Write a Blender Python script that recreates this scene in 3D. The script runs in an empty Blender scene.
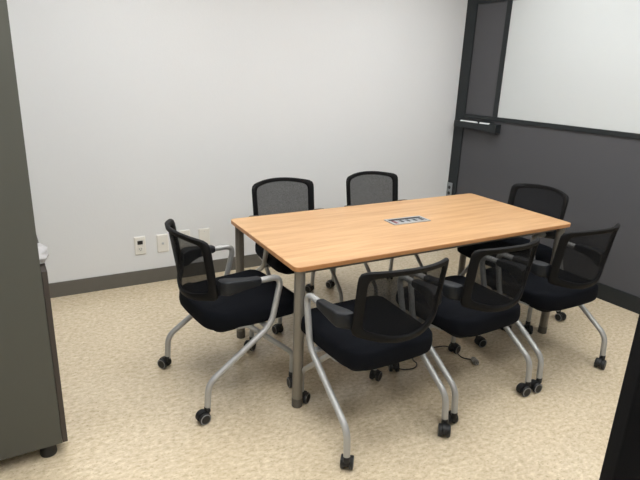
import bpy, bmesh, math, random
from mathutils import Vector, Matrix
from math import pi, sin, cos, radians as R

C = bpy.context.scene.collection
S = bpy.context.scene

# ------------------------------------------------------------------ camera
f_px = 527.7
cam = bpy.data.cameras.new('camera'); co = bpy.data.objects.new('camera', cam); C.objects.link(co)
cam.sensor_width = 36; cam.lens = f_px * 36 / 640; cam.clip_start = .02
r_ = Vector((0.87568537, -0.4817162, 0.03353548)); u_ = Vector((0.12097702, 0.28609056, 0.95053498)); w_ = Vector((0.46748229, 0.82831256, -0.30880191))
m = Matrix.Identity(4)
for i in range(3):
    m[i][0] = r_[i]; m[i][1] = u_[i]; m[i][2] = -w_[i]
m.translation = Vector((-.9399, -1.8645, 1.5272))
co.matrix_world = m
S.camera = co

# ------------------------------------------------------------------ world, exposure, lamps
wd = bpy.data.worlds.new('world'); S.world = wd; wd.use_nodes = True
wd.node_tree.nodes['Background'].inputs[0].default_value = (.9, .95, 1, 1)
wd.node_tree.nodes['Background'].inputs[1].default_value = .3
S.view_settings.view_transform = 'Standard'; S.view_settings.look = 'None'
S.view_settings.gamma = 1; S.view_settings.use_curve_mapping = False
S.view_settings.exposure = 0.0
LAMP = 10.0
LAMPS = [(-.4, -1.55), (1.35, -1.55), (-.4, -.4), (1.55, -.4), (-.4, .68), (1.55, .68)]
ROOM_X0, ROOM_Y0, ROOM_Y1, CEIL = -1.42, -2.7, 1.838, 2.55

# ------------------------------------------------------------------ materials
def nt(name):
    mt = bpy.data.materials.new(name); mt.use_nodes = True
    return mt, mt.node_tree.nodes, mt.node_tree.links, mt.node_tree.nodes['Principled BSDF']
def lin(c):
    o = []
    for v in c:
        v /= 255; o.append(v / 12.92 if v <= .04045 else ((v + .055) / 1.055) ** 2.4)
    return (*o, 1)
def mat(name, c, rough=.5, metal=0, spec=.5, bump=0, bscale=200, var=0, vscale=8, coat=0):
    mt, N, L, b = nt(name)
    b.inputs['Base Color'].default_value = lin(c); b.inputs['Roughness'].default_value = rough
    b.inputs['Metallic'].default_value = metal; b.inputs['Specular IOR Level'].default_value = spec
    b.inputs['Coat Weight'].default_value = coat
    tc = N.new('ShaderNodeTexCoord')
    if var:
        n = N.new('ShaderNodeTexNoise'); n.inputs['Scale'].default_value = vscale; n.inputs['Detail'].default_value = 4
        L.new(tc.outputs['Object'], n.inputs['Vector'])
        mx = N.new('ShaderNodeMix'); mx.data_type = 'RGBA'
        a = lin(c); mx.inputs[6].default_value = tuple(v * (1 - var) for v in a[:3]) + (1,)
        mx.inputs[7].default_value = tuple(min(1, v * (1 + var)) for v in a[:3]) + (1,)
        L.new(n.outputs['Fac'], mx.inputs[0]); L.new(mx.outputs[2], b.inputs['Base Color'])
    if bump:
        n = N.new('ShaderNodeTexNoise'); n.inputs['Scale'].default_value = bscale; n.inputs['Detail'].default_value = 3
        L.new(tc.outputs['Object'], n.inputs['Vector'])
        bp = N.new('ShaderNodeBump'); bp.inputs['Strength'].default_value = bump; bp.inputs['Distance'].default_value = .002
        L.new(n.outputs['Fac'], bp.inputs['Height']); L.new(bp.outputs['Normal'], b.inputs['Normal'])
    return mt
def floor_mat():
    mt, N, L, b = nt('vinyl_floor')
    tc = N.new('ShaderNodeTexCoord'); mp = N.new('ShaderNodeMapping'); mp.inputs['Scale'].default_value = (1, 1.55, 1)
    mp.inputs['Rotation'].default_value = (0, 0, R(12))
    L.new(tc.outputs['Object'], mp.inputs['Vector'])
    n1 = N.new('ShaderNodeTexNoise'); n1.inputs['Scale'].default_value = 36; n1.inputs['Detail'].default_value = 3; n1.inputs['Roughness'].default_value = .75
    n2 = N.new('ShaderNodeTexNoise'); n2.inputs['Scale'].default_value = 3; n2.inputs['Detail'].default_value = 2
    n3 = N.new('ShaderNodeTexNoise'); n3.inputs['Scale'].default_value = 80; n3.inputs['Detail'].default_value = 2
    L.new(mp.outputs[0], n1.inputs['Vector']); L.new(tc.outputs['Object'], n2.inputs['Vector']); L.new(mp.outputs[0], n3.inputs['Vector'])
    r = N.new('ShaderNodeValToRGB'); e = r.color_ramp.elements
    e[0].position = .32; e[0].color = lin((194, 177, 146)); e[1].position = .66; e[1].color = lin((234, 220, 194))
    q = e.new(.46); q.color = lin((214, 197, 168)); q = e.new(.56); q.color = lin((222, 206, 178))
    L.new(n1.outputs['Fac'], r.inputs['Fac'])
    r2 = N.new('ShaderNodeValToRGB'); e = r2.color_ramp.elements     # small dark flecks
    e[0].position = .30; e[0].color = (.55, .5, .42, 1); e[1].position = .36; e[1].color = (1, 1, 1, 1)
    L.new(n3.outputs['Fac'], r2.inputs['Fac'])
    mx = N.new('ShaderNodeMix'); mx.data_type = 'RGBA'; mx.blend_type = 'MULTIPLY'; mx.inputs[0].default_value = .7
    L.new(r.outputs['Color'], mx.inputs[6]); L.new(r2.outputs['Color'], mx.inputs[7])
    r3 = N.new('ShaderNodeValToRGB'); e = r3.color_ramp.elements
    e[0].position = .3; e[0].color = (.93, .92, .9, 1); e[1].position = .7; e[1].color = (1, 1, 1, 1)
    L.new(n2.outputs['Fac'], r3.inputs['Fac'])
    m2 = N.new('ShaderNodeMix'); m2.data_type = 'RGBA'; m2.blend_type = 'MULTIPLY'; m2.inputs[0].default_value = 1
    L.new(mx.outputs[2], m2.inputs[6]); L.new(r3.outputs['Color'], m2.inputs[7])
    L.new(m2.outputs[2], b.inputs['Base Color'])
    b.inputs['Roughness'].default_value = .14; b.inputs['Specular IOR Level'].default_value = .5
    bp = N.new('ShaderNodeBump'); bp.inputs['Strength'].default_value = .03; bp.inputs['Distance'].default_value = .003
    L.new(n2.outputs['Fac'], bp.inputs['Height']); L.new(bp.outputs['Normal'], b.inputs['Normal'])
    return mt
def wood_mat(name, a, c, rough=.38):
    mt, N, L, b = nt(name)
    tc = N.new('ShaderNodeTexCoord'); mp = N.new('ShaderNodeMapping'); mp.inputs['Scale'].default_value = (1.1, 14, 14)
    L.new(tc.outputs['Object'], mp.inputs['Vector'])
    n1 = N.new('ShaderNodeTexNoise'); n1.inputs['Scale'].default_value = 1.6; n1.inputs['Detail'].default_value = 6; n1.inputs['Roughness'].default_value = .6; n1.inputs['Distortion'].default_value = .4
    mp2 = N.new('ShaderNodeMapping'); mp2.inputs['Scale'].default_value = (6, 160, 160)
    L.new(tc.outputs['Object'], mp2.inputs['Vector'])
    n2 = N.new('ShaderNodeTexNoise'); n2.inputs['Scale'].default_value = 1.5; n2.inputs['Detail'].default_value = 2
    L.new(mp.outputs[0], n1.inputs['Vector']); L.new(mp2.outputs[0], n2.inputs['Vector'])
    ad = N.new('ShaderNodeMath'); ad.operation = 'MULTIPLY_ADD'; ad.inputs[1].default_value = .35
    L.new(n2.outputs['Fac'], ad.inputs[0]); L.new(n1.outputs['Fac'], ad.inputs[2])
    r = N.new('ShaderNodeValToRGB'); e = r.color_ramp.elements
    e[0].position = .5; e[0].color = lin(a); e[1].position = .85; e[1].color = lin(c)
    L.new(ad.outputs[0], r.inputs['Fac']); L.new(r.outputs['Color'], b.inputs['Base Color'])
    b.inputs['Roughness'].default_value = rough; b.inputs['Specular IOR Level'].default_value = .4
    return mt
def mesh_mat():
    mt, N, L, b = nt('black_net_fabric')
    b.inputs['Base Color'].default_value = lin((20, 21, 23)); b.inputs['Roughness'].default_value = .8
    b.inputs['Specular IOR Level'].default_value = .12
    tr = N.new('ShaderNodeBsdfTransparent'); mx = N.new('ShaderNodeMixShader')
    tc = N.new('ShaderNodeTexCoord'); n = N.new('ShaderNodeTexNoise'); n.inputs['Scale'].default_value = 260; n.inputs['Detail'].default_value = 1
    L.new(tc.outputs['Object'], n.inputs['Vector'])
    mr = N.new('ShaderNodeMapRange'); mr.inputs[1].default_value = .3; mr.inputs[2].default_value = .7; mr.inputs[3].default_value = .72; mr.inputs[4].default_value = .86
    L.new(n.outputs['Fac'], mr.inputs[0]); L.new(mr.outputs[0], mx.inputs[0])
    L.new(tr.outputs[0], mx.inputs[1]); L.new(b.outputs[0], mx.inputs[2])
    L.new(mx.outputs[0], N['Material Output'].inputs['Surface'])
    return mt
def emit_mat(name, c, s):
    mt, N, L, b = nt(name)
    b.inputs['Base Color'].default_value = (.8, .8, .8, 1)
    b.inputs['Emission Color'].default_value = (*c, 1); b.inputs['Emission Strength'].default_value = s
    return mt

M = dict(
    floor=floor_mat(),
    wall=mat('white_wall_paint', (220, 221, 221), .7, spec=.2, bump=.25, bscale=90, var=.015, vscale=3),
    ceiling=mat('ceiling_paint', (225, 225, 222), .9, bump=.3, bscale=150),
    base=mat('grey_vinyl_skirting', (98, 95, 88), .5, var=.06, vscale=20),
    fabric_wall=mat('dark_grey_panel_fabric', (84, 84, 87), .9, spec=.15, bump=.5, bscale=700, var=.06, vscale=300),
    trim=mat('black_panel_trim', (34, 38, 40), .45, spec=.35, bump=.1, bscale=50),
    board=mat('whiteboard_enamel', (196, 200, 200), .3, spec=.4, var=.01, vscale=3),
    wood=wood_mat('light_beech_laminate', (184, 141, 99), (206, 167, 123)),
    edge=wood_mat('beech_edge_band', (176, 124, 78), (196, 144, 96), .45),
    leg=mat('grey_metal_paint', (128, 123, 114), .4, .3, bump=.05),
    legfoot=mat('grey_foot_cap', (92, 88, 80), .45, .2),
    silver=mat('silver_tube_paint', (172, 172, 170), .36, .35, bump=.03, bscale=400),
    chrome=mat('polished_steel', (200, 200, 200), .15, 1),
    plastic=mat('black_plastic', (14, 14, 15), .6, spec=.18, bump=.15, bscale=900),
    pad=mat('charcoal_armrest_plastic', (27, 29, 32), .5, spec=.3, bump=.15, bscale=900),
    seat=mat('black_seat_fabric', (15, 17, 22), .95, spec=.12, bump=.7, bscale=900, var=.15, vscale=500),
    net=mesh_mat(),
    rubber=mat('black_rubber', (22, 22, 23), .5, bump=.05),
    hubgrey=mat('grey_wheel_tread', (128, 128, 128), .5),
    ivory=mat('ivory_plastic', (226, 223, 215), .4, bump=.03),
    dark=mat('dark_socket', (20, 20, 22), .4),
    greyplate=mat('grey_socket_plate', (128, 132, 134), .45),
    cab=mat('olive_grey_cabinet_steel', (82, 82, 75), .5, spec=.35, bump=.12, bscale=300),
    cabdoor=mat('dark_brown_grey_door_edge', (60, 53, 48), .5),
    bag=mat('translucent_white_plastic', (172, 170, 169), .4, bump=.6, bscale=30),
    alu=mat('brushed_aluminium', (190, 192, 194), .35, .6),
    cord=mat('black_cord', (62, 57, 50), .5),
    plug=mat('grey_plug', (120, 116, 108), .4),
    white=mat('white_marker_plastic', (232, 234, 234), .35),
    blackfab=mat('black_partition_fabric', (13, 13, 15), .9, spec=.15, bump=.4, bscale=700, var=.1, vscale=400),
    led=emit_mat('lamp_diffuser', (.985, .995, 1.0), LAMP),
    lampframe=mat('white_lamp_frame', (220, 220, 220), .5),
)

# ------------------------------------------------------------------ mesh helpers
def obj(name, bm, m_, parent=None, loc=None, rotz=None, smooth=None, bevel=0, sub=0):
    me = bpy.data.meshes.new(name); bmesh.ops.recalc_face_normals(bm, faces=bm.faces); bm.to_mesh(me); bm.free()
    ms = m_ if isinstance(m_, (list, tuple)) else [m_]
    for q in ms: me.materials.append(q)
    o = bpy.data.objects.new(name, me); C.objects.link(o)
    if parent: o.parent = parent
    if loc: o.location = loc
    if rotz: o.rotation_euler = (0, 0, rotz)
    if smooth is not None:
        for p in me.polygons: p.use_smooth = True
        me.set_sharp_from_angle(angle=R(smooth))
    if bevel:
        b = o.modifiers.new('bevel', 'BEVEL'); b.width = bevel; b.segments = 2; b.limit_method = 'ANGLE'; b.angle_limit = R(40)
    if sub:
        b = o.modifiers.new('sub', 'SUBSURF'); b.levels = sub; b.render_levels = sub
    return o
def tag(o, label=None, cat=None, group=None, kind=None):
    if label: o['label'] = label
    if cat: o['category'] = cat
    if group: o['group'] = group
    if kind: o['kind'] = kind
    return o
def thing(name, label, cat, loc=(0, 0, 0), rotz=0, group=None):
    o = bpy.data.objects.new(name, None); C.objects.link(o); o.location = loc; o.rotation_euler = (0, 0, rotz)
    o.empty_display_size = .1
    return tag(o, label, cat, group)
def struct(name, bm, m_, parent=None, **k):
    o = obj(name, bm, m_, parent, **k)
    if not parent: o['kind'] = 'structure'
    return o
def box(x0, x1, y0, y1, z0, z1, bm=None, mi=0, mtx=None):
    bm = bm or bmesh.new()
    vs = [bm.verts.new((x, y, z)) for z in (z0, z1) for x, y in ((x0, y0), (x1, y0), (x1, y1), (x0, y1))]
    for f in ((0, 1, 2, 3), (4, 5, 6, 7), (0, 1, 5, 4), (1, 2, 6, 5), (2, 3, 7, 6), (3, 0, 4, 7)):
        bm.faces.new([vs[i] for i in f]).material_index = mi
    if mtx:
        for v in vs: v.co = mtx @ v.co
    return bm
def lathe(prof, n=24, bm=None, mtx=None, mi=0):
    bm = bm or bmesh.new(); rings = []
    for r, z in prof:
        ring = [bm.verts.new((r * cos(2 * pi * i / n), r * sin(2 * pi * i / n), z)) for i in range(n)]
        if mtx:
            for v in ring: v.co = mtx @ v.co
        rings.append(ring)
    for a, b in zip(rings, rings[1:]):
        for i in range(n): bm.faces.new((a[i], a[(i + 1) % n], b[(i + 1) % n], b[i])).material_index = mi
    bm.faces.new(rings[0]).material_index = mi; bm.faces.new(rings[-1]).material_index = mi
    return bm
def fillet(pts, rad, k=7):
    pts = [Vector(p) for p in pts]; out = [pts[0]]
    for i in range(1, len(pts) - 1):
        a, b, c = pts[i - 1], pts[i], pts[i + 1]
        r = rad[i - 1] if isinstance(rad, (list, tuple)) else rad
        d = min(r, (a - b).length * .48, (c - b).length * .48)
        p, q = b + (a - b).normalized() * d, b + (c - b).normalized() * d
        for j in range(k + 1):
            t = j / k; out.append(p * (1 - t) ** 2 + b * 2 * t * (1 - t) + q * t * t)
    out.append(pts[-1]); return out
def tube(pts, r, n=14, bm=None, sx=1):
    bm = bm or bmesh.new(); rings = []; nrm = None
    for i, p in enumerate(pts):
        t = (pts[min(i + 1, len(pts) - 1)] - pts[max(i - 1, 0)]).normalized()
        if nrm is None:
            nrm = t.cross(Vector((0, 0, 1)) if abs(t.z) < .9 else Vector((1, 0, 0))).normalized()
        nrm = (nrm - t * nrm.dot(t)).normalized(); b = t.cross(nrm)
        rings.append([bm.verts.new(p + (nrm * cos(2 * pi * j / n) * sx + b * sin(2 * pi * j / n)) * r) for j in range(n)])
    for a, b in zip(rings, rings[1:]):
        for j in range(n): bm.faces.new((a[j], a[(j + 1) % n], b[(j + 1) % n], b[j]))
    bm.faces.new(rings[0]); bm.faces.new(rings[-1]); return bm
def round_poly(pts, rad, k=8):
    n = len(pts); out = []
    for i in range(n):
        a, b, c = Vector(pts[i - 1]), Vector(pts[i]), Vector(pts[(i + 1) % n])
        r = rad[i] if isinstance(rad, (list, tuple)) else rad
        if r <= 0: out.append(b); continue
        d = min(r, (a - b).length * .49, (c - b).length * .49)
        p, q = b + (a - b).normalized() * d, b + (c - b).normalized() * d
        for j in range(k + 1):
            t = j / k; out.append(p * (1 - t) ** 2 + b * 2 * t * (1 - t) + q * t * t)
    return out
def slab(poly, z0, z1, bm=None, mi=0, mside=None):
    bm = bm or bmesh.new()
    a = [bm.verts.new((p[0], p[1], z0)) for p in poly]; b = [bm.verts.new((p[0], p[1], z1)) for p in poly]
    bm.faces.new(a).material_index = mi; bm.faces.new(b).material_index = mi
    for i in range(len(a)):
        j = (i + 1) % len(a); bm.faces.new((a[i], a[j], b[j], b[i])).material_index = mi if mside is None else mside
    return bm
def copy_tree(o, parent=None):
    c = o.copy(); C.objects.link(c); c.parent = parent
    for ch in list(o.children): copy_tree(ch, c)
    return c

# ------------------------------------------------------------------ the room
PA, PB = Vector((2.525, 1.838, 0)), Vector((2.605, .1, 0))
pd = (PB - PA).normalized(); pn = Vector((pd.y, -pd.x, 0))           # pn points into the room
if pn.x > 0: pn = -pn
PM = Matrix((( pd.x, pn.x, 0, PA.x), (pd.y, pn.y, 0, PA.y), (0, 0, 1, 0), (0, 0, 0, 1)))   # local x along the wall, y into the room
LEN = (ROOM_Y1 - ROOM_Y0) / abs(pd.y)
PEND = PM @ Vector((LEN, 0, 0))
bm = bmesh.new()
struct('floor', box(ROOM_X0 - .1, 2.95, ROOM_Y0 - .1, ROOM_Y1 + .1, -.06, 0), M['floor'])
struct('ceiling', box(ROOM_X0 - .1, 2.95, ROOM_Y0 - .1, ROOM_Y1 + .1, CEIL, CEIL + .06), M['ceiling'])
struct('wall_back', box(ROOM_X0 - .1, 2.95, ROOM_Y1, ROOM_Y1 + .1, 0, CEIL), M['wall'])
struct('wall_left', box(ROOM_X0 - .1, ROOM_X0, ROOM_Y0 - .1, ROOM_Y1, 0, CEIL), M['wall'])
struct('wall_front', box(ROOM_X0, 2.95, ROOM_Y0 - .1, ROOM_Y0, 0, CEIL), M['wall'])
# panelled wall: backing with dark fabric panels, black trims
struct('wall_right', box(0, LEN + .1, -.1, 0, 0, CEIL, mtx=PM), M['fabric_wall'])
def pstrip(n, x0, x1, y0, y1, z0, z1, m_, bev=.002): return struct(n, box(x0, x1, y0, y1, z0, z1, mtx=PM), m_, bevel=bev)
pstrip('trim_1', 0, .112, 0, .014, .115, CEIL, M['trim'])                 # corner post
pstrip('trim_2', .425, .47, 0, .012, 1.19, 2.085, M['trim'])              # upright beside the board
pstrip('trim_3', .112, LEN, 0, .013, 1.157, 1.19, M['trim'])              # rail
pstrip('trim_4', .112, LEN, 0, .013, 2.085, 2.20, M['trim'])              # top rail
struct('baseboard_right', box(0, LEN, 0, .012, 0, .115, mtx=PM), M['trim'], bevel=.002)
struct('baseboard_back', box(ROOM_X0, 2.52, ROOM_Y1 - .008, ROOM_Y1, 0, .105), M['base'], bevel=.002)
struct('baseboard_left', box(ROOM_X0, ROOM_X0 + .008, ROOM_Y0, ROOM_Y1 - .008, 0, .105), M['base'], bevel=.002)
struct('baseboard_front', box(ROOM_X0 + .008, 2.7, ROOM_Y0, ROOM_Y0 + .008, 0, .105), M['base'], bevel=.002)

# ceiling lamps
for i, (x, y) in enumerate(LAMPS):
    t = thing('ceiling_lamp', ['long white ceiling lamp nearest the front wall on the cabinet side', 'long white ceiling lamp nearest the front wall on the grey panel side',
               'middle of three ceiling lamps in the row on the cabinet side', 'middle of three ceiling lamps in the row on the grey panel side',
               'long ceiling lamp near the white back wall over the left table end', 'long ceiling lamp near the white back wall over the right table end'][i], 'ceiling lamp', (x, y, CEIL), 0, 'recessed ceiling lamps')
    fb = bmesh.new()
    for a in ((-.6, .6, -.3, -.27), (-.6, .6, .27, .3), (-.6, -.57, -.27, .27), (.57, .6, -.27, .27)): box(*a, -.03, 0, bm=fb)
    obj('lamp_frame', fb, M['lampframe'], t)
    obj('diffuser', box(-.57, .57, -.27, .27, -.02, -.005), M['led'], t)

# whiteboard, tray, markers, wall sockets
def place_on_wall(o):
    o.matrix_world = PM @ o.matrix_world
    return o
t = thing('whiteboard', 'large white board framed in black on the dark grey panel wall', 'whiteboard')
obj('board', box(.476, 3.0, .001, .012, 1.192, 2.083), M['board'], t, bevel=.001)
for a in ((.47, .478, 1.19, 2.085), (2.998, 3.01, 1.19, 2.085)): obj('edge_strip', box(a[0], a[1], .001, .018, a[2], a[3]), M['trim'], t)
place_on_wall(t)
t = thing('marker_tray', 'narrow black tray for markers at the lower corner beside the whiteboard', 'tray')
tb = box(.055, .455, .0145, .075, 1.075, 1.082); box(.055, .455, .070, .075, 1.0821, 1.128, bm=tb); box(.055, .455, .0145, .018, 1.0821, 1.15, bm=tb)
box(.055, .061, .018, .070, 1.0821, 1.128, bm=tb); box(.061, .455, .018, .070, 1.105, 1.112, bm=tb)
obj('tray', tb, M['trim'], t, bevel=.001)
obj('end_block', box(.456, .530, .0145, .078, 1.062, 1.135), M['trim'], t, bevel=.003)
place_on_wall(t)
for nm, s0, s1, lab in (('marker', .115, .30, 'longer white marker lying in the black tray near the wall corner'), ('marker', .335, .44, 'shorter white marker in the black tray next to the whiteboard')):
    t = thing(nm, lab, 'marker', (0, 0, 0), 0, 'markers in the tray')
    mm = Matrix.Translation((s0, .055, 1.126)) @ Matrix.Rotation(pi / 2, 4, 'Y')
    # rests across the tray lip on stacked height
    mm = Matrix.Translation((s0, .050, 1.1255)) @ Matrix.Rotation(pi / 2, 4, 'Y')
    L_ = s1 - s0
    obj('barrel', lathe([(.0115, .0), (.012, .004), (.012, L_ * .68)], 16, mtx=mm), M['white'], t, smooth=40)
    obj('cap', lathe([(.0125, L_ * .68), (.0125, L_ - .004), (.010, L_)], 16, mtx=mm), M['white'], t, smooth=40)
    place_on_wall(t)
def plate(bm, w, h, d, dx=0, dz=0):
    pl = round_poly([(-w / 2, -h / 2), (w / 2, -h / 2), (w / 2, h / 2), (-w / 2, h / 2)], .006, 4)
    a = [bm.verts.new((p[0] + dx, 0, p[1] + dz)) for p in pl]; b = [bm.verts.new((p[0] + dx, -d * .6, p[1] + dz)) for p in pl]
    c = [bm.verts.new((p[0] * (1 - .006 / w * 2) + dx, -d, p[1] * (1 - .006 / h * 2) + dz)) for p in pl]
    bm.faces.new(a); bm.faces.new(c)
    for q, r in ((a, b), (b, c)):
        for i in range(len(q)): bm.faces.new((q[i], q[(i + 1) % len(q)], r[(i + 1) % len(q)], r[i]))
    return bm
RX = Matrix.Rotation(pi / 2, 4, 'X')
y_ = ROOM_Y1
t = thing('wall_outlet', 'ivory double wall socket with one dark square insert, leftmost on white wall', 'outlet', (-.313, y_, .292), 0, 'ivory plates low on the white wall')
obj('plate', plate(bmesh.new(), .078, .134, .009), M['ivory'], t)
for dz, mt_, nm in ((.024, 'dark', 'jack'), (-.024, 'ivory', 'socket')):
    o = obj(nm, box(-.018, .018, -.013, -.009, dz - .014, dz + .014) if nm == 'jack' else lathe([(.0185, .009), (.018, .0125), (.017, .013)], 20, mtx=Matrix.Translation((0, 0, dz)) @ RX), M[mt_], t, bevel=.001)
    if nm == 'jack': o['label'] = 'dark square jack'
    if nm == 'socket':
        sb = bmesh.new()
        for dx in (-.007, .007): box(dx - .0015, dx + .0015, -.0138, -.0131, dz - .002, dz + .008, bm=sb)
        lathe([(.003, .0131), (.003, .0138)], 10, bm=sb, mtx=Matrix.Translation((0, 0, dz - .009)) @ RX)
        obj('slots', sb, M['dark'], o)
t = thing('wall_outlet', 'ivory wall plate with a small central jack, second from left', 'outlet', (-.155, y_, .290), 0, 'ivory plates low on the white wall')
obj('plate', plate(bmesh.new(), .082, .134, .009), M['ivory'], t)
o = obj('jack', lathe([(.010, .009), (.009, .013), (.004, .0132), (.004, .020), (.003, .0202)], 6, mtx=RX), M['alu'], t)
t = thing('wall_outlet', 'ivory blank wall plate mostly hidden behind the left chair backrest', 'outlet', (.005, y_, .305), 0, 'ivory plates low on the white wall')
obj('plate', plate(bmesh.new(), .082, .13, .009), M['ivory'], t)
for s in (-1, 1): obj('screw', lathe([(.003, .009), (.003, .0098)], 10, mtx=Matrix.Translation((0, 0, s * .042)) @ RX), M['alu'], t)
t = thing('wall_outlet', 'ivory blank wall plate furthest right, above the left chair armrest', 'outlet', (.152, y_, .303), 0, 'ivory plates low on the white wall')
obj('plate', plate(bmesh.new(), .084, .128, .009), M['ivory'], t)
for s in (-1, 1): obj('screw', lathe([(.003, .009), (.003, .0098)], 10, mtx=Matrix.Translation((0, 0, s * .042)) @ RX), M['alu'], t)
t = thing('trim_outlet', 'small grey socket plate with two dark round holes on black corner trim', 'outlet')
pb = box(.002, .066, .0145, .021, .415, .552)
obj('plate', pb, M['greyplate'], t, bevel=.002)
for z in (.452, .506): obj('socket', lathe([(.016, .0212), (.0155, .0225)], 18, mtx=Matrix.Translation((.034, 0, z)) @ Matrix.Rotation(-pi / 2, 4, 'X')), M['dark'], t)
place_on_wall(t)

# ------------------------------------------------------------------ the table
TL, TW, TH, TT = 1.80, .828, .72, .022
t = thing('meeting_table', 'long light wood meeting table on grey metal legs amid the chairs', 'table', (0, 0, 0))
tp = round_poly([(0, 0), (TL, 0), (TL, TW), (0, TW)], .034, 8)
o = obj('tabletop', slab(tp, TH - TT, TH, mi=0, mside=1), [M['wood'], M['edge']], t, bevel=.0025)
ub = bmesh.new()
for a in ((.07, TL - .07, .06, .09), (.07, TL - .07, TW - .09, TW - .06), (.045, .075, .09, TW - .09), (TL - .075, TL - .045, .09, TW - .09)):
    box(a[0], a[1], a[2], a[3], TH - TT - .035, TH - TT, bm=ub)
obj('support_rail', ub, M['leg'], t, bevel=.002)
ins = .042
for x in (ins, TL - ins):
    for y in (ins, TW - ins):
        lb = lathe([(.024, .018), (.0245, .02), (.0245, TH - TT)], 28)
        # flat outer grooves: a slot running down each leg
        for v in lb.verts:
            a = math.atan2(v.co.y, v.co.x)
            if abs(a - pi / 4 * (1)) < .2 or abs(abs(a) - 3 * pi / 4) < .2: v.co.x *= .93; v.co.y *= .93
        l = obj('leg', lb, M['leg'], t, loc=(x, y, 0), smooth=30)
        obj('foot', lathe([(.021, 0), (.0255, .003), (.0255, .045), (.0248, .047)], 24), M['legfoot'], l, smooth=40)
t = thing('power_box', 'silver flush power box with dark sockets set in the light tabletop', 'power box', (.914, .416, TH))
t.rotation_euler.z = R(-2)
pw, ph = .125, .053
fb = bmesh.new()
for a in ((-pw, pw, -ph, -ph + .012), (-pw, pw, ph - .010, ph), (-pw, -pw + .014, -ph + .012, ph - .010), (pw - .014, pw, -ph + .012, ph - .010)): box(*a, 0.0, .006, bm=fb)
obj('frame', fb, M['alu'], t, bevel=.0015)
obj('well', box(-pw + .014, pw - .014, -ph + .012, ph - .010, 0.0, .0015), M['alu'], t)
obj('slot', box(-pw + .016, pw - .016, ph - .026, ph - .011, .0015, .0045), M['dark'], t)
for k in range(5):
    x = -pw + .035 + k * .045
    sk = obj('socket', box(x - (.009 if k == 0 else .016), x + (.009 if k == 0 else .016), -ph + .018, ph - .032, .0015, .004), mat('red_switch', (128, 62, 64), .4) if k == 0 else M['alu'], t, bevel=.001)
    if k == 0: sk['label'] = 'red switch'
    else: obj('socket_hole', box(x - .009, x + .009, -ph + .026, ph - .042, .004, .0048), M['dark'], sk)

# ------------------------------------------------------------------ chair
def back_pt(x, z, off=0):
    y = -.222 + .084 * (x / .215) ** 2 - .15 * (z - .52)
    s = 2 * .084 * x / .215 ** 2
    n = Vector((s, -1, 0)).normalized()
    return Vector((x, y, z)) + n * off
def outline(inset_side=0, inset_top=0, inset_bot=0):
    wt, wb = .216 - inset_side, .212 - inset_side
    zt, zb = .827 - inset_top, .551 + inset_bot
    pts = []
    for i in range(9):   # bottom, left to right
        u = -1 + i / 4; pts.append((wb * u, zb - .036 * (1 - u * u)))
    for i in range(9):   # top, right to left
        u = 1 - i / 4; pts.append((wt * u, zt + .017 * (1 - u * u)))
    rd = [0] * 18
    for i, r in ((0, .026), (8, .026), (9, .032), (17, .032)): rd[i] = r
    # corners need room: drop the neighbours
    keep = [i for i in range(18) if i not in (1, 7, 10, 16)]
    return resample(round_poly([pts[i] for i in keep], [rd[i] for i in keep], 6), 96)
def resample(pl, n):
    L = [0]
    for i in range(len(pl)): L.append(L[-1] + (pl[(i + 1) % len(pl)] - pl[i]).length)
    out = []
    for k in range(n):
        s = L[-1] * k / n; i = max(j for j in range(len(pl)) if L[j] <= s)
        a, b = pl[i], pl[(i + 1) % len(pl)]; out.append(a.lerp(b, (s - L[i]) / max(1e-9, L[i + 1] - L[i])))
    return out
def polar(pl, cx, cz, n=96):
    """sample an outline by angle round a centre so two outlines match index by index"""
    out = []
    for k in range(n):
        a = 2 * pi * k / n; d = Vector((cos(a), sin(a))); best = None
        for i in range(len(pl)):
            p, q = pl[i] - Vector((cx, cz)), pl[(i + 1) % len(pl)] - Vector((cx, cz)); e = q - p
            den = d.x * e.y - d.y * e.x
            if abs(den) < 1e-12: continue
            tt = (p.x * e.y - p.y * e.x) / den; ss = (p.x * d.y - p.y * d.x) / den
            if tt > 0 and -1e-6 <= ss <= 1 + 1e-6: best = tt if best is None else max(best, tt)
        out.append(Vector((cx, cz)) + d * best)
    return out
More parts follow.
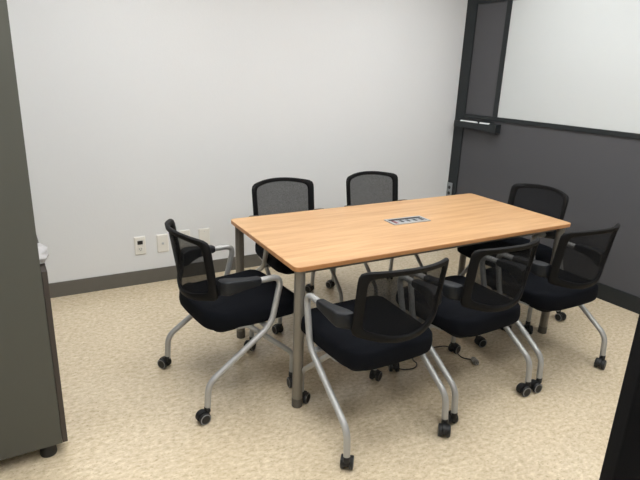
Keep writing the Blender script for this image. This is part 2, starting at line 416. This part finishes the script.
def make_chair():
    root = thing('mesh_back_chair', 'x', 'chair')
    # backrest frame
    O = polar(outline(), 0, .66); I = polar(outline(.032, .023, .030), 0, .66)
    bm = bmesh.new(); rings = []
    for o_, i_ in zip(O, I):
        rr = []
        for tt, off in ((0, .004), (0, -.004), (.14, -.0095), (.86, -.0095), (1, -.005), (1, .005), (.86, .0095), (.14, .0095)):
            p = o_.lerp(i_, tt); rr.append(bm.verts.new(back_pt(p.x, p.y, off)))
        rings.append(rr)
    for k in range(len(rings)):
        a, b = rings[k], rings[(k + 1) % len(rings)]
        for j in range(8): bm.faces.new((a[j], a[(j + 1) % 8], b[(j + 1) % 8], b[j]))
    back = obj('backrest', bm, M['plastic'], root, smooth=50)
    bm = bmesh.new(); c = Vector((0, .66)); prev = None; NR = 8
    for k in range(1, NR + 1):
        ring = [bm.verts.new(back_pt(*(c.lerp(p, k / NR * 1.03)))) for p in I]
        if prev is None: bm.faces.new(ring)
        else:
            for j in range(len(I)): bm.faces.new((prev[j], prev[(j + 1) % len(I)], ring[(j + 1) % len(I)], ring[j]))
        prev = ring
    obj('mesh_panel', bm, M['net'], back, smooth=60)
    # seat cushion: rounded rectangle lofted with a domed top
    so = resample(round_poly([(-.215, -.195), (0, -.205), (.215, -.195), (.238, 0), (.236, .285), (0, .300), (-.236, .285), (-.238, 0)], [.12, .1, .12, .1, .07, .1, .07, .1], 6), 72)
    bm = bmesh.new(); rings = []
    for sc, z in ((.86, .392), (.95, .394), (.985, .402), (1.0, .418), (1.0, .437), (.985, .454), (.955, .463), (.88, .468), (.7, .466), (.45, .463), (.2, .461)):
        ring = []
        for p in so:
            q = Vector((p.x, (p.y - .035)))
            n = q.normalized(); q2 = q - n * (1 - sc) * .22 if sc > .8 else q * (sc * .96)
            zz = z + .006 + .012 * max(0, q2.y / .25) ** 2 * (1 if z > .44 else .3) - (.020 * max(0, (q2.y - .19) / .07) ** 2 if z > .44 else 0) + (.010 if q2.y < -.15 and z > .44 else 0)
            ring.append(bm.verts.new((q2.x, q2.y + .035, zz)))
        rings.append(ring)
    for a, b in zip(rings, rings[1:]):
        for j in range(len(so)): bm.faces.new((a[j], a[(j + 1) % len(so)], b[(j + 1) % len(so)], b[j]))
    bm.faces.new(rings[0]); bm.faces.new(rings[-1])
    seat = obj('seat', bm, M['seat'], root, smooth=70)
    obj('seat_pan', slab(round_poly([(-.19, -.15), (.19, -.15), (.19, .24), (-.19, .24)], .05, 5), .378, .395), M['plastic'], root, bevel=.004)
    for s in (-1, 1):
        # rear leg that sweeps forward under the seat and turns back into the arm
        pts = fillet([(s * .258, -.236, .055), (s * .257, -.226, .185), (s * .254, .092, .392), (s * .247, .150, .621), (s * .247, -.09, .621)], [.042, .05, .055], 10)
        cut = [p for p in pts]
        obj('side_frame', tube(cut, .0142, 16), M['silver'], root, smooth=40)
        # front leg
        pts = fillet([(s * .212, .236, .055), (s * .212, .236, .182), (s * .214, -.010, .400), (s * .212, -.06, .402)], [.03, .02], 8)
        obj('leg', tube(pts, .0125, 14), M['silver'], root, smooth=40)
        # link between the tubes
        obj('bracket', box(min(s * .19, s * .25), max(s * .19, s * .25), .060, .088, .378, .390), M['silver'], root, bevel=.003)
        # arm pad: sleeve over the tube which widens and drops into the backrest
        bm = bmesh.new(); rr = []
        for y, xi, xo, zt, zi, zo in ((.038, .231, .263, .637, .606, .606), (.030, .229, .266, .640, .603, .603), (-.015, .226, .269, .643, .600, .600), (-.055, .222, .270, .647, .594, .597), (-.09, .214, .270, .650, .582, .592), (-.118, .204, .268, .650, .571, .588), (-.134, .198, .258, .648, .567, .588), (-.144, .198, .242, .643, .570, .590)):
            pr = round_poly([(xi, zi), (xo, zo), (xo, zt), (xi, zt)], .010, 4)
            rr.append([bm.verts.new((s * p.x, y, p.y)) for p in pr])
        for a, b in zip(rr, rr[1:]):
            for j in range(len(a)): bm.faces.new((a[j], a[(j + 1) % len(a)], b[(j + 1) % len(a)], b[j]))
        bm.faces.new(rr[0]); bm.faces.new(rr[-1])
        obj('armrest', bm, M['pad'], root, smooth=50)
    obj('crossbar', tube([Vector((-.212, -.06, .400)), Vector((.212, -.06, .400))], .010, 12), M['silver'], root, smooth=40)
    # casters
    cst = None
    for (x, y) in ((-.258, -.236), (.258, -.236), (-.212, .236), (.212, .236)):
        hb = lathe([(.011, .046), (.0145, .048), (.0145, .072), (.012, .075)], 16)
        # hood over the wheels
        arc = [Vector((.030 * cos(a) + .022, .029 + .030 * sin(a))) for a in [R(d) for d in range(-10, 191, 15)]]
        v0 = [hb.verts.new((-.0085, -p.x, p.y)) for p in arc]; v1 = [hb.verts.new((.0085, -p.x, p.y)) for p in arc]
        hb.faces.new(v0); hb.faces.new(v1)
        for i in range(len(arc)): hb.faces.new((v0[i], v0[(i + 1) % len(arc)], v1[(i + 1) % len(arc)], v1[i]))
        cst = obj('caster', hb, M['rubber'], root, loc=(x, y, 0), smooth=40)
        for sx in (-1, 1):
            mm = Matrix.Translation((0, -.022, .0275)) @ Matrix.Rotation(sx * pi / 2, 4, 'Y')
            wb = lathe([(.024, .0090), (.0272, .0105), (.0275, .013), (.0275, .0225), (.0255, .0255)], 26, mtx=mm, mi=0)
            bmesh.ops.delete(wb, geom=[f for f in wb.faces if len(f.verts) > 4 and abs(f.calc_center_median().x) > .02], context='FACES')
            lathe([(.0255, .0252), (.021, .0262), (.0205, .0262)], 26, bm=wb, mtx=mm, mi=1)
            lathe([(.0205, .0263), (.012, .0245), (.006, .0245)], 26, bm=wb, mtx=mm, mi=0)
            obj('wheel', wb, [M['rubber'], M['hubgrey']], cst, smooth=35)
    return root
proto = make_chair()
CH = 'black mesh-back chair on silver tube legs '
chairs = [   # x, y, turn of the chair, swivel of the four casters (rear left, rear right, front left, front right), label
    (.280, -.190, R(1), (140, -40, 125, 120), 'black mesh chair in front of the table, nearest the camera of three there'),
    (.857, -.156, R(3), (170, -100, 150, 100), 'black mesh chair in the middle of the three on the near long side'),
    (1.463, -.145, R(0), (-95, -70, 80, -40), 'black mesh chair on the near long side closest to the grey panel wall'),
    (-.160, .402, R(-84), (-60, 5, 30, 80), 'black mesh chair at the left end of the table, seen from its side'),
    (.475, .955, R(180), (30, 160, 60, 10), 'left one of two black mesh chairs backed toward the white wall'),
    (1.163, .955, R(180), (140, 20, 100, 60), 'right one of two black mesh chairs backed toward the white wall'),
    (1.765, .378, R(92), (-90, 60, 0, 140), 'black mesh chair at far table end with its back to the panel wall'),
]
for i, (x, y, a, sw, lab) in enumerate(chairs):
    c = proto if i == 0 else copy_tree(proto)
    c.location = (x, y, 0); c.rotation_euler = (0, 0, a)
    c['label'] = lab; c['category'] = 'chair'; c['group'] = 'black mesh chairs around the meeting table'
    k = 0
    for ch in c.children:
        if ch.name.startswith('caster'):
            ch.rotation_euler = (0, 0, R(sw[k])); k += 1

# ------------------------------------------------------------------ cabinet at the left edge
cx0, cx1, cy0, cy1, ch_ = -.41, 0, 0, .80, 1.95
t = thing('storage_cabinet', 'tall olive grey storage cabinet at the left edge on round black feet', 'cabinet', (-.9535, .16, 0), R(2.2)); t.rotation_euler.y = R(.6)
b_ = bmesh.new(); th = .02
box(cx0, cx1, cy0, cy0 + th, .06, ch_, bm=b_); box(cx0, cx1, cy1 - th, cy1, .06, ch_, bm=b_)
box(cx0, cx0 + .01, cy0 + th, cy1 - th, .06, ch_, bm=b_)
for z in (.06, .774, 1.17, 1.55, ch_ - th): box(cx0 + .01, cx1, cy0 + th, cy1 - th, z, z + th, bm=b_)
obj('body', b_, M['cab'], t, bevel=.0015)
for y0, y1 in ((cy0, (cy0 + cy1) / 2 - .002), ((cy0 + cy1) / 2 + .002, cy1)):
    d = obj('door', box(cx1 + .001, cx1 + .020, y0, y1, .062, .797), M['cabdoor'], t, bevel=.0015)
    hy = y1 - .04 if y0 == cy0 else y0 + .04
    obj('handle', tube(fillet([(cx1 + .020, hy, .62), (cx1 + .028, hy, .62), (cx1 + .028, hy, .74), (cx1 + .020, hy, .74)], .006, 3), .003, 8), M['alu'], d)
for x in (cx0 + .06, cx1 - .052):
    for y in (cy0 + .045, cy1 - .045):
        obj('foot', lathe([(.030, 0), (.032, .006), (.030, .03), (.024, .04), (.024, .06)], 20), M['rubber'], t, loc=(x, y, 0), smooth=40)
# crumpled bag on the open shelf
random.seed(4)
bm = bmesh.new(); bmesh.ops.create_icosphere(bm, subdivisions=4, radius=1)
from mathutils import noise
for v in bm.verts:
    n = v.co.normalized(); k = 1 + .22 * noise.noise(n * 2.1) + .12 * noise.noise(n * 5.3 + Vector((3, 1, 2))) + .05 * noise.noise(n * 13)
    x, y, z = n.x * .125 * k, n.y * .10 * k, n.z * .055 * k
    if z > 0: z *= 1 + .25 * noise.noise(n * 3 + Vector((9, 0, 0)))
    v.co = (x * (1 + .25 * max(0, -z / .055)), y, max(z + .034, 0))
tag(obj('plastic_bag', bm, M['bag'], None, loc=(-1.049, .268, .797), smooth=60), 'crumpled white plastic bag poking out of the grey cabinet shelf', 'bag')

# ------------------------------------------------------------------ black partition at the right edge
ed = Vector((.127, -1.322, 0)); ang = math.atan2(-.42, .9)
t = thing('partition_panel', 'black upright partition panel filling the lower right corner, close by', 'partition', ed, ang)
obj('panel', box(.0, .95, -.045, 0, .03, 1.5), M['blackfab'], t, bevel=.004)
fb = box(.0, .95, -.047, .002, 1.501, 1.52)
obj('top_cap', fb, M['trim'], t, bevel=.003)
for x in (.1, .85): obj('foot', box(x - .03, x + .03, -.2, .15, 0, .03), M['trim'], t, bevel=.004)

# ------------------------------------------------------------------ cord on the floor
pts = [(x, y, .004) for x, y in ((.62, .42), (.60, .30), (.62, .18), (.683, .084), (.719, .061), (.766, .060), (.800, .089), (.805, .127), (.84, .165), (.92, .19), (1.045, .179), (1.086, .155), (1.088, .096), (1.075, .03), (1.10, -.005), (1.108, -.018))]
pts = [Vector(p) for p in pts]
sm = []
for i in range(len(pts) - 1):
    p0, p1, p2, p3 = pts[max(i - 1, 0)], pts[i], pts[i + 1], pts[min(i + 2, len(pts) - 1)]
    for j in range(8):
        q = j / 8; sm.append(.5 * ((2 * p1) + (p2 - p0) * q + (2 * p0 - 5 * p1 + 4 * p2 - p3) * q * q + (3 * p1 - p0 - 3 * p2 + p3) * q ** 3))
sm.append(pts[-1])
t = thing('loose_cable', 'thin dark cable with a grey plug lying under the chairs', 'cable')
obj('wire', tube(sm, .0035, 8), M['cord'], t, smooth=60)
mm = Matrix.Translation((1.108, -.018, .017)) @ Matrix.Rotation(R(-112), 4, 'Z') @ Matrix.Rotation(pi / 2, 4, 'Y')
pg = obj('plug', lathe([(.006, 0), (.012, .006), (.016, .018), (.013, .028), (.017, .036), (.017, .052), (.013, .056)], 16, mtx=mm), M['plug'], t, smooth=40)
pr = bmesh.new()
for s in (-1, 1): box(.0561, .074, s * .006 - .001, s * .006 + .001, -.003, .003, bm=pr)
pr.transform(Matrix.Translation((1.108, -.018, .017)) @ Matrix.Rotation(R(-112), 4, 'Z'))
obj('prongs', pr, M['alu'], pg)
